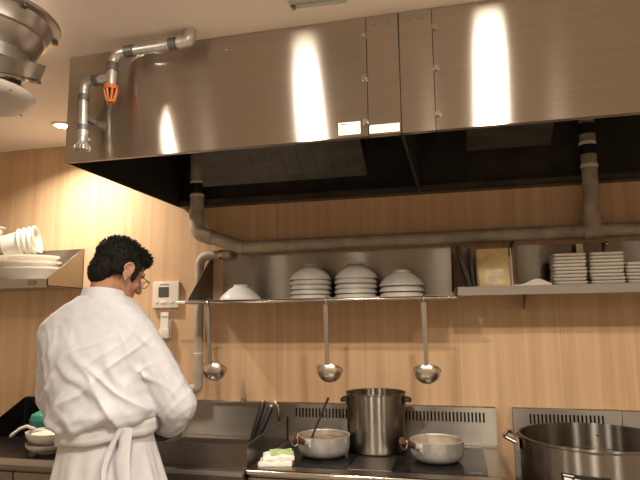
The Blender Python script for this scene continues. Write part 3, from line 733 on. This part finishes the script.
# large stock pot on the right
GX, GY, GR, GZ = .484, -.395, .268, LOW+.004; GH = 1.046-GZ
t = thing('large_stock_pot', 'very wide steel stock pot with black label at the right front', 'pot', (GX, GY, GZ))
pf = [(.002, 0), (GR-.015, 0), (GR, .012), (GR, GH-.010), (GR+.006, GH-.006), (GR+.006, GH), (GR-.004, GH+.001), (GR-.004, .014), (GR-.02, .006), (.002, .006)]
obj('pot_body', B().lathe(pf, n=96), 'steel_p', t, 40)
for s in (0, PI):
    a = s+math.radians(-12); u = V(math.cos(a), math.sin(a), 0); hb = B()
    P0 = u*(GR-.002); sv = V(-u.y, u.x, 0); z = GH-.036
    P = [P0+sv*.075+V(0, 0, z), P0+sv*.062+u*.056+V(0, 0, z+.022), P0-sv*.062+u*.056+V(0, 0, z+.022), P0-sv*.075+V(0, 0, z)]
    hb.tube(arcpath(P, .02, 5), .0085, 12)
    for q in (1, -1): hb.box(P0+sv*.075*q+V(0, 0, z)+u*.0, (.012, .034, .040), Matrix.Rotation(a, 3, 'Z'), .003)
    obj('side_handle', hb, 'polish', t, label='thick chrome side handle')
rg = B(); rg.lathe([(GR-.0045, 0), (GR-.0060, .002), (GR-.0045, .004)], (0, 0, GH-.10), 96)
obj('level_ring', rg, 'steel_d', t)
obj('rivet', B().ell((GR*.25, GR*.955, GH-.045), (.006, .004, .006)), 'steel_d', t)
# curved label: polar patch + letters wrapped round the pot
def patch(a0, a1, z0_, z1_, rr, n=16):
    b = B(); b.loft([[V(r_*math.cos(a0+(a1-a0)*i/n), r_*math.sin(a0+(a1-a0)*i/n), z) for (r_, z) in ((rr, z0_), (rr+.0008, z0_), (rr+.0008, z1_), (rr, z1_))] for i in range(n+1)]); return b
LZ1 = GH-.086; LA0, LA1 = math.radians(-126), math.radians(-92)
lab = obj('black_label', patch(LA0, LA1, LZ1-.10, LZ1, GR+.0003), 'plastic_k', t, 30, 'black label with white lettering')
def wrap_text(txt, size, a_start, ztop, rr, parent, bold=.0):
    cu = bpy.data.curves.new('lettering', 'FONT'); cu.body = txt; cu.size = size; cu.offset = bold; cu.extrude = .0003; cu.fill_mode = 'BOTH'
    tmp = bpy.data.objects.new('lettering_curve', cu); C.objects.link(tmp)
    dg = bpy.context.evaluated_depsgraph_get(); me = bpy.data.meshes.new_from_object(tmp.evaluated_get(dg))
    bpy.data.objects.remove(tmp); bpy.data.curves.remove(cu)
    top = max(v.co.y for v in me.vertices)
    for v in me.vertices:
        a = a_start+v.co.x/rr; r_ = rr+v.co.z; v.co = Vector((r_*math.cos(a), r_*math.sin(a), ztop-top+v.co.y))
    me.materials.clear(); me.materials.append(M['letter'])
    o = bpy.data.objects.new('lettering', me); C.objects.link(o); o.parent = parent; return o
wrap_text('PRo', .068, LA0+.03, LZ1-.014, GR+.0018, lab, .0018)
obj('small_print', patch(LA0+.03, LA0+.16, LZ1-.0085, LZ1-.0045, GR+.0012, 6), 'letter', lab, 0)

# towel on the range
tw = B()
def slab(c, w, d, h_, rz, seed, wob=.006):
    bb = bmesh.new(); bmesh.ops.create_grid(bb, x_segments=14, y_segments=12, size=1)
    ex = bmesh.ops.extrude_face_region(bb, geom=bb.faces[:])
    up = {v for v in ex['geom'] if isinstance(v, bmesh.types.BMVert)}
    rt = Matrix.Rotation(rz, 3, 'Z')
    for v in bb.verts:
        p = V(v.co.x*w/2, v.co.y*d/2, 0); k = noise.noise(p*28+V(seed, 0, 0)); e = max(abs(v.co.x), abs(v.co.y))**4
        p.x += .010*noise.noise(V(p.y*30, seed, 1)); p.y += .010*noise.noise(V(p.x*30, seed, 2))
        if v in up: p.z = h_*(1-.35*e)+wob*k*(1 if wob > 0 else 0)
        v.co = Vector(c)+rt @ p
    return bb
t = thing('kitchen_towel', 'folded white towel with a green side at the left front corner of the range', 'towel', (-.748, -.500, H+.001), .2)
for k, (c, w, d, h_, rz) in enumerate((((0, 0, 0), .135, .125, .020, 0), ((.006, .006, .018), .125, .112, .018, .12))): tw.merge(slab(c, w, d, h_, rz, k*7+1))
obj('white_folds', tw, 'towel', t, 60)
tg = B(); tg.merge(slab((.018, .014, .034), .095, .080, .012, .2, 31))
obj('green_fold', tg, 'towel_g', t, 60, 'green top fold')

# ------------------------------------------------------------------ ceiling fixture, top left
FX, FY = -1.492, -1.362
t = thing('ceiling_fixture', 'steel funnel-shaped fixture with a pale dish under it, hanging at the top left', 'ceiling fixture', (FX, FY, 0))
fn = B(); fn.lathe([(.228, 2.500), (.236, 2.500), (.238, 2.494), (.236, 2.488), (.212, 2.486), (.203, 2.470), (.196, 2.440), (.187, 2.436), (.172, 2.405), (.156, 2.384), (.148, 2.378), (.146, 2.335), (.140, 2.335), (.143, 2.384), (.168, 2.409), (.190, 2.442), (.197, 2.472), (.207, 2.492)], n=72)
obj('funnel', fn, 'steel', t, 30)
obj('stem', B().cone((0, 0, 2.38), (0, 0, CEIL-.0008), .06, .06, 28), 'steel_d', t)
for a in (-.25, .9, 2.4, 4.0): obj('clip', B().box((.224*math.cos(a), .224*math.sin(a), 2.482), (.02, .012, .012), Matrix.Rotation(a, 3, 'Z'), .002), 'steel_d', t)
for a in (-.55, 2.6): obj('knob', B().ell((.165*math.cos(a), .165*math.sin(a), 2.392), (.013, .013, .011)).cone((.165*math.cos(a), .165*math.sin(a), 2.392), (.19*math.cos(a), .19*math.sin(a), 2.388), .004, .004, 8), 'steel_d', t)
ca_ = Vector((1.542, -1.499, 0)).normalized(); tilt = Matrix.Rotation(math.radians(21), 4, Vector((-ca_.y, ca_.x, 0)))
obj('collar', B().lathe([(.150, -.028), (.182, -.022), (.196, .028), (.150, .028)], (0, 0, 2.350), 64, tilt), 'steel', t, 30)
obj('collar_lip', B().lathe([(.150, -.036), (.186, -.036), (.188, -.030), (.186, -.0245), (.150, -.0285)], (0, 0, 2.350), 64, tilt), 'polish', t, 30)
obj('neck', B().cone((0, 0, 2.2452), (0, 0, 2.335), .115, .13, 40), 'gap_shade', t)  # black colour stands in for shade in the gap above the dish
ds = B(); ds.lathe([(.002, 2.205), (.10, 2.207), (.145, 2.214), (.170, 2.230), (.174, 2.240), (.168, 2.245), (.145, 2.2451), (.002, 2.2451)], n=64)
obj('dish', ds, 'dish', t, 40, label='pale round dish')
obj('dish_gap_shade', B().lathe([(.138, 2.2452), (.152, 2.2452), (.152, 2.258), (.138, 2.258)], n=64), 'steel_d', t)  # dark ring stands in for the shadowed gap over the dish
for a in (-.2, 1.4, 3.0, 4.6): obj('screw', B().ell((.164*math.cos(a), .164*math.sin(a), 2.221), (.005, .005, .004)), 'polish', t)

# ceiling grille at the top
t = thing('ceiling_grille', 'grey green air grille on the ceiling at the top edge above the hood', 'grille', (-.395, -1.235, CEIL))
gr = B(); gr.box((0, 0, -.006), (.19, .25, .012), Matrix.Rotation(0.05, 3, 'Z'), .003)
obj('frame', gr, 'vent', t)
sl = B()
for k in range(9): sl.box((0, -.10+k*.025, -.0135), (.15, .006, .003), Matrix.Rotation(.05, 3, 'Z'))
obj('slat', sl, 'vent', t, 0)
obj('latch', B().box((-.088, .105, -.016), (.012, .02, .008), None, .002), 'steel_d', t)

# ------------------------------------------------------------------ lamps
def downlight(x, y, label, power, size=.13, spread=180, col=(1., .89, .745), shown=True):
    t = thing('downlight', label, 'ceiling light', (x, y, CEIL), 0, 'round recessed ceiling lights')
    r = size/2
    obj('trim_ring', B().lathe([(r, -.0005), (r+.014, -.0005), (r+.013, -.006), (r, -.008)], n=36), 'white_pl', t)
    obj('diffuser', B().lathe([(.001, -.0005), (r-.001, -.0005), (r-.001, -.004), (.001, -.004)], n=36), 'lamp', t)
    ld = bpy.data.lights.new('downlight_bulb', 'AREA'); ld.shape = 'DISK'; ld.size = size*.95; ld.energy = power; ld.color = col; ld.spread = math.radians(spread)
    lo = bpy.data.objects.new('downlight_bulb', ld); C.objects.link(lo); lo.location = (0, 0, -.010); lo.parent = t
    return t
downlight(-2.000, -.327, 'ceiling downlight glowing just left of the hood, near the wall', 17, .075, 140)
downlight(-1.43, -1.60, 'ceiling downlight over the aisle behind the cook', 18)
downlight(-.69, -1.85, 'ceiling downlight over the aisle, in line with the left hood', 22)
downlight(.186, -1.62, 'ceiling downlight over the aisle, in line with the right hood', 21)
downlight(1.10, -1.9, 'ceiling downlight over the aisle near the right wall', 17)
for x, w in ((-2.2, 'first from the left'), (-1.16, 'second from the left'), (-.15, 'third from the left'), (.86, 'fourth from the left'), (1.95, 'fifth from the left')):
    downlight(x, -4.0, f'ceiling downlight in the far row behind the camera, {w}', 3.2)

# ------------------------------------------------------------------ the cook
def blob(name, b, m, voxel, parent, smooth_it=6, disp=None, label=None, dec=None):
    me = bpy.data.meshes.new(name+'_raw'); bmesh.ops.recalc_face_normals(b.bm, faces=b.bm.faces[:]); b.bm.to_mesh(me); b.bm.free()
    o = bpy.data.objects.new(name+'_raw', me); C.objects.link(o)
    rm = o.modifiers.new('r', 'REMESH'); rm.mode = 'VOXEL'; rm.voxel_size = voxel
    if smooth_it: sm = o.modifiers.new('s', 'SMOOTH'); sm.factor = .5; sm.iterations = smooth_it
    if dec: dm = o.modifiers.new('d', 'DECIMATE'); dm.ratio = dec
    dg = bpy.context.evaluated_depsgraph_get(); nm = bpy.data.meshes.new_from_object(o.evaluated_get(dg))
    bpy.data.objects.remove(o); nm.name = name
    if disp:
        nr = [v.normal.copy() for v in nm.vertices]
        for v, n_ in zip(nm.vertices, nr): v.co += disp(v.co, n_)
        nm.update()
    nm.materials.clear(); nm.materials.append(M[m])
    for p in nm.polygons: p.use_smooth = True; p.material_index = 0
    o = bpy.data.objects.new(name, nm); C.objects.link(o); o.parent = parent
    if label: o['label'] = label
    return o

cook = thing('person', 'cook in white coat and apron with short black hair, bent over the sink', 'person', (-1.333, -.875, FLOOR), math.radians(8))
TI = Matrix.Translation((-1.333, -.875, FLOOR)) @ Matrix.Rotation(math.radians(8), 4, 'Z'); TI = TI.inverted()
def L_(x, y, z): return V(x, y, z-FLOOR)          # torso-local point, z given in world height
HM = TI @ Matrix.Translation((-1.288, -.835, 1.692)) @ Matrix.Rotation(math.radians(-28), 4, 'Z') @ Matrix.Rotation(math.radians(-29), 4, 'X')
def hp(x, y, z): return HM @ V(x, y, z)
HR = HM.to_3x3()
sh = {1: L_(.152, .0, 1.458), -1: L_(-.178, .0, 1.462)}
el = {1: L_(.296, .03, 1.180), -1: L_(-.214, .070, 1.215)}
wr = {1: L_(.160, .255, 1.120), -1: L_(-.095, .270, 1.125)}
hd = {1: V(-.30, .90, -.32).normalized(), -1: V(.35, .88, -.32).normalized()}
b = B()
def er(z, cx, cy, rx, ry, n=28):
    return [L_(cx+rx*math.copysign(abs(math.cos(2*PI*i/n))**.85, math.cos(2*PI*i/n)), cy+ry*math.copysign(abs(math.sin(2*PI*i/n))**.85, math.sin(2*PI*i/n)), z) for i in range(n)]
b.loft([er(.90, .045, 0, .150, .105), er(.98, .042, 0, .155, .11), er(1.10, .03, 0, .140, .100), er(1.22, .01, 0, .16, .105), er(1.34, 0, .005, .172, .11), er(1.43, 0, .005, .165, .10), er(1.50, 0, 0, .13, .075), er(1.54, 0, .005, .07, .055)])
for s in (1, -1):
    hip = L_(.045+.09*s, 0, .93); kn = L_(.045+.10*s, .01, .52); an = L_(.045+.105*s, -.02, .165)
    b.cap_(hip, kn, .085, .056).cap_(kn, an, .055, .036).cap_(an+V(0, -.015, -.045), an+V(.012*s, .15, -.058), .036, .026)
    b.cap_(sh[s]+V(-.014*s, 0, -.01), el[s], .050, .040).cap_(el[s], wr[s], .042, .027)
    # hand
    f = hd[s]; side = f.cross(V(0, 0, 1)).normalized(); nrm = side.cross(f).normalized()     # nrm ~ up (back of hand)
    pc = wr[s]+f*.055; rm = Matrix((side, f, nrm)).transposed()
    b.ell(pc, (.041, .056, .016), rm, 16, 10).cap_(wr[s], pc, .025, .020)
    for k, (off, ln) in enumerate(((-.031, .062), (-.0105, .072), (.0105, .076), (.031, .070))):
        off *= s; base = pc+f*.042+side*off; a = 0.; p = base; prev = pc+f*.015+side*off*.8
        sp_ = off*1.1
        b.cap_(prev, base, .010, .0095)
        for j, fr in enumerate((.45, .32, .23)):
            a += (.35, .55, .45)[j]; q = p+(f*math.cos(a)-nrm*math.sin(a)+side*sp_*.8).normalized()*ln*fr
            b.cap_(p, q, (.0090, .0083, .0076)[j], (.0083, .0076, .0066)[j]); p = q
    tb_ = pc-f*.028-side*.030*s; t1 = tb_+(f*.6-side*.65*s-nrm*.35).normalized()*.045; t2 = t1+(f*.9-side*.15*s-nrm*.45).normalized()*.030
    b.cap_(tb_+side*.012*s, t1, .0145, .0105).cap_(t1, t2, .0105, .008)
# neck and head
b.cap_(L_(.0, -.01, 1.54), hp(0, -.035, -.04), .060, .055).cap_(L_(.0, .02, 1.55), hp(0, .0, -.06), .052, .046)
b.ell(hp(0, -.015, .035), (.077, .097, .085), HR).ell(hp(0, .028, -.015), (.066, .068, .085), HR).ell(hp(0, .042, -.072), (.050, .046, .040), HR).ell(hp(0, .072, -.094), (.022, .020, .018), HR)
b.cap_(hp(0, .090, .012), hp(0, .112, -.026), .0085, .0125)
for s in (1, -1):
    b.ell(hp(.010*s, .102, -.030), (.008, .010, .007), HR).cap_(hp(.014*s, .088, .028), hp(.046*s, .074, .028), .009, .008).ell(hp(.040*s, .062, -.028), (.022, .020, .018), HR)
    b.ell(hp(.077*s, -.006, -.010), (.009, .019, .031), HR)
    rim = [hp((.083+.004*math.sin(a))*s, -.010+.020*math.cos(a), -.004+.030*math.sin(a)) for a in [math.radians(-60+k*30) for k in range(9)]]
    for p, q in zip(rim, rim[1:]): b.cap_(p, q, .0052, .0052)
    b.ell(hp(.080*s, .000, -.040), (.006, .008, .010), HR)
b.cap_(hp(-.022, .087, -.055), hp(.022, .087, -.055), .0065, .0065).cap_(hp(-.019, .087, -.066), hp(.019, .087, -.066), .0075, .0075)
body = blob('body', b, 'skin', .0048, cook, 4)
for s in (1, -1):
    e = obj('eye', B().ell(hp(.031*s, .079, .006), (.012, .0105, .0085), HR), 'eye', cook)
    obj('iris', B().ell(hp(.031*s, .0885, .004), (.0052, .002, .0052), HR), 'iris', e)
# hair: cap plus short spikes
hb = B()
hb.ell(hp(0, -.024, .042), (.085, .098, .090), HR, 32, 20).ell(hp(0, -.066, -.022), (.066, .048, .072), HR).ell(hp(0, .040, .088), (.062, .052, .040), HR)
for s in (1, -1): hb.cap_(hp(.074*s, .026, .040), hp(.0705*s, .030, -.022), .013, .008).ell(hp(.068*s, -.050, .00), (.018, .034, .044), HR)
hair = blob('hair', hb, 'hair', .0045, cook, 3, lambda p, n_: n_*(.005*noise.noise(p*40)*.4+.0015*noise.noise(p*140)))
sb = B(); mv = hair.data; rng = random.Random(3); vs = list(mv.vertices); up = HM.inverted()
for k in range(2600):
    v = rng.choice(vs); q = up @ v.co
    if q.z < -.06: continue
    n_ = v.normal.copy(); fwd = HR @ V(rng.uniform(-.4, .4), .35+rng.uniform(-.3, .3), .25)
    if q.z < .03: fwd = HR @ V(0, -.25, -.9)
    d = (n_*(.9 if q.z > .03 else .5)+fwd*.6).normalized(); ln = rng.uniform(.006, .012) if q.z > .06 else rng.uniform(.004, .008)
    sb.cone(v.co-n_*.003, v.co+d*ln, .0026, .0004, 4, False)
obj('hair_tuft', sb, 'hair', hair, 0)
# eyeglasses
gl = B()
for s in (1, -1):
    gl.tube([hp(.033*s+.023*math.cos(a), .108, .002+.017*math.sin(a)) for a in [2*PI*k/20 for k in range(20)]], .0014, 6, closed=True)
    gl.tube([hp(.056*s, .106, .006), hp(.068*s, .080, .008), hp(.081*s, .010, .006), hp(.084*s, -.018, -.006)], .0015, 6)
gl.tube([hp(-.010, .109, .006), hp(0, .114, .008), hp(.010, .109, .006)], .0014, 6)
obj('eyeglasses', gl, 'steel_d', cook, label='thin dark framed glasses')
# coat
def fold(p, n_):
    z = p.z+FLOOR
    q = V(p.x*.80+(z-1.3)*.62, 0, (z-1.3)*.80-p.x*.62)
    q2 = V(p.x*.75-(z-1.3)*.66, 0, (z-1.3)*.75+p.x*.66)
    warp = .04*noise.noise(p*5)
    r1 = 1-abs(noise.noise(V(q.x*21+warp*30, q.z*3.0, p.y*4+3)))*2.0
    r2 = 1-abs(noise.noise(V(q2.x*17+warp*25, q2.z*2.6, p.y*4+9)))*2.0
    low = max(0, min(1, (1.50-z)/.26))*max(.18, min(1, (.255-abs(p.x))/.05))
    a = .019*low*(max(0, r1)**2.0)+.013*low*(max(0, r2)**2.2)+.006*noise.noise(p*9)+.002*noise.noise(p*26)-.004
    return n_*a
def crng(z, cx, cy, rx, ry, tilt=0.):
    return [p+V(0, 0, tilt*(p.x-cx)/rx) for p in er(z, cx, cy, rx, ry, 40)]
b = B()
b.loft([crng(1.116, .050, -.006, .156, .126, .022), crng(1.132, .050, -.014, .176, .148, .022), crng(1.162, .042, -.016, .187, .158, .018), crng(1.225, .018, -.010, .194, .156, .010), crng(1.31, .000, -.004, .199, .152), crng(1.39, -.006, 0, .208, .146), crng(1.445, -.012, 0, .218, .134), crng(1.490, -.012, -.002, .214, .120), crng(1.527, -.008, -.003, .190, .108), crng(1.560, -.001, .0, .150, .100), crng(1.584, .003, .003, .114, .094), crng(1.600, .004, .004, .094, .088)])
for s in (1, -1):
    cf = el[s].lerp(wr[s], .62)+V(0, 0, -.012)
    b.cap_(sh[s]+V(-.016*s, 0, -.008), el[s]+V(0, 0, .0), .084, .077).cap_(el[s], cf, .074, .058).cap_(el[s]+V(0, 0, -.03), el[s].lerp(wr[s], .30)+V(0, 0, -.055), .058, .046)
coat = blob('chef_coat', b, 'coat', .0052, cook, 7, fold)
# stand-up collar, cuffs
ck = B()
rings = []
for z, k in ((1.548, 1.10), (1.578, 1.06), (1.600, .99), (1.610, .97), (1.610, .91), (1.59, .91), (1.55, .95)):
    rings.append([L_(.004+.085*k*math.cos(2*PI*i/36), .004+.084*k*math.sin(2*PI*i/36)+(z-1.56)*.12, z-.018*math.sin(2*PI*i/36)) for i in range(36)])
ck.loft(rings, caps=False, closed=True); obj('collar', ck, 'coat', coat, 60)
for s in (1, -1):
    c0 = el[s].lerp(wr[s], .42)+V(0, 0, -.030); d = (wr[s]-el[s]).normalized(); x, y, d = frame(d); cu = B(); rg_ = []
    for t_, r_ in ((-.012, .070), (.012, .075), (.036, .077), (.040, .073), (.036, .066), (-.012, .062)):
        rg_.append([c0+d*t_+(x*math.cos(2*PI*i/30)+y*math.sin(2*PI*i/30))*(r_+.002*math.sin(3*2*PI*i/30+s)) for i in range(30)])
    cu.loft(rg_, caps=False, closed=True); obj('cuff', cu, 'coat', coat, 60)
# armhole seam lines on the back
for s in (1, -1):
    pts = []
    for k in range(12):
        u = k/11; z = 1.52-.30*u; pts.append(L_((.150+.035*math.sin(u*PI*.5))*s, -.150+.045*(1-u)**1.5, z))
# apron: skirt with folds, waistband, ties
ap = B(); rings = []
def skirt(z, k, off=0):
    n = 120; R_ = []
    for i in range(n):
        a = 2*PI*i/n; dep = max(0, min(1, (1.07-z)/.22))
        f_ = 1+min(1, dep*1.6)*(.030*math.sin(9*a+1.2*math.sin(3*a))+.020*math.sin(23*a+2*math.sin(2*a)))
        rx = (.172+.058*dep)*k*f_; ry = (.134+.034*dep)*k*f_
        R_.append(L_(.044+.016*dep+rx*math.cos(a), -.004+ry*math.sin(a), z))
    return R_
zs = [1.118, 1.09, 1.070, 1.05, 1.02, .98, .93, .87, .80, .72, .62, .55]
ap.loft([skirt(z, 1.) for z in zs]+[skirt(z, .965) for z in zs[::-1]], caps=False, closed=True)
apron = obj('apron', ap, 'apron', cook, 70)
wb = B(); n = 72; rg_ = []
for (z, k) in ((1.064, 1.015), (1.069, 1.045), (1.084, 1.05), (1.091, 1.038), (1.100, 1.05), (1.118, 1.04), (1.124, 1.0), (1.106, .97), (1.076, .97)):
    rg_.append([L_(.044+.180*k*math.cos(2*PI*i/n)*(1+.006*math.sin(11*i)), -.004+.145*k*math.sin(2*PI*i/n), z+.008+.022*math.cos(2*PI*i/n)+.004*math.sin(5*2*PI*i/n)) for i in range(n)])
wb.loft(rg_, caps=False, closed=True); obj('waistband', wb, 'apron', apron, 60)
def strip(pts, w, name='apron_tie'):
    R_ = []
    for i, p in enumerate(pts):
        ww = w*(1-.25*math.sin(i*1.3)**2); R_.append([V(p[0]-ww, p[1], p[2]), V(p[0], p[1]-.012, p[2]), V(p[0]+ww, p[1]-.002, p[2]), V(p[0]+ww*.4, p[1]+.006, p[2]), V(p[0]-ww*.5, p[1]+.005, p[2])])
    obj(name, B().loft(R_), 'apron', apron, 50)
strip([L_(.168, -.128, 1.128), L_(.170, -.132, 1.07), L_(.168, -.142, 1.03), L_(.176, -.150, .98), L_(.186, -.156, .93), L_(.186, -.160, .87)], .028)
strip([L_(.150, -.134, 1.128), L_(.132, -.142, 1.08), L_(.118, -.156, 1.04), L_(.112, -.166, 1.00), L_(.116, -.174, .96)], .014)
# trousers and shoes
tr = B()
for s in (1, -1):
    hip = L_(.045+.09*s, 0, .93); kn = L_(.045+.10*s, .01, .52); an = L_(.045+.105*s, -.02, .17)
    tr.cap_(hip, kn, .100, .074).cap_(kn, an, .074, .062)
tr.ell(L_(.044, 0, .97), (.160, .118, .09))
blob('trousers', tr, 'trouser', .009, cook, 5)
for s in (1, -1):
    b = B(); an = L_(.045+.105*s, -.02, .165)
    b.cap_(an+V(0, -.025, -.040), an+V(.012*s, .165, -.048), .046, .036).cap_(an+V(0, -.01, -.01), an+V(0, -.01, -.04), .046, .047)
    b.box(an+V(.006*s, .06, -.077), (.085, .27, .016), None, .006)
    o = blob('shoe', b, 'shoe', .006, cook, 4)

# ------------------------------------------------------------------ camera, world, view
cam = bpy.data.cameras.new('camera'); co = bpy.data.objects.new('camera', cam); C.objects.link(co)
r = Vector((0.97172451, 0.23582589, -0.0117316)); u = Vector((0.04392062, -0.13171057, 0.99031475)); f = Vector((-0.23199668, 0.96282837, 0.13834401))
co.matrix_world = Matrix(((r.x, u.x, -f.x, 0.), (r.y, u.y, -f.y, -2.8), (r.z, u.z, -f.z, 1.5), (0, 0, 0, 1)))
cam.sensor_width = 36; cam.lens = 561.5894*36/640; cam.clip_start = .05
sc = bpy.context.scene; sc.camera = co
w = bpy.data.worlds.new('world'); sc.world = w; w.use_nodes = True
w.node_tree.nodes['Background'].inputs[0].default_value = (.02, .016, .012, 1); w.node_tree.nodes['Background'].inputs[1].default_value = .2
sc.view_settings.view_transform = 'Standard'; sc.view_settings.look = 'None'; sc.view_settings.gamma = 1; sc.view_settings.use_curve_mapping = False
sc.view_settings.exposure = 0.08
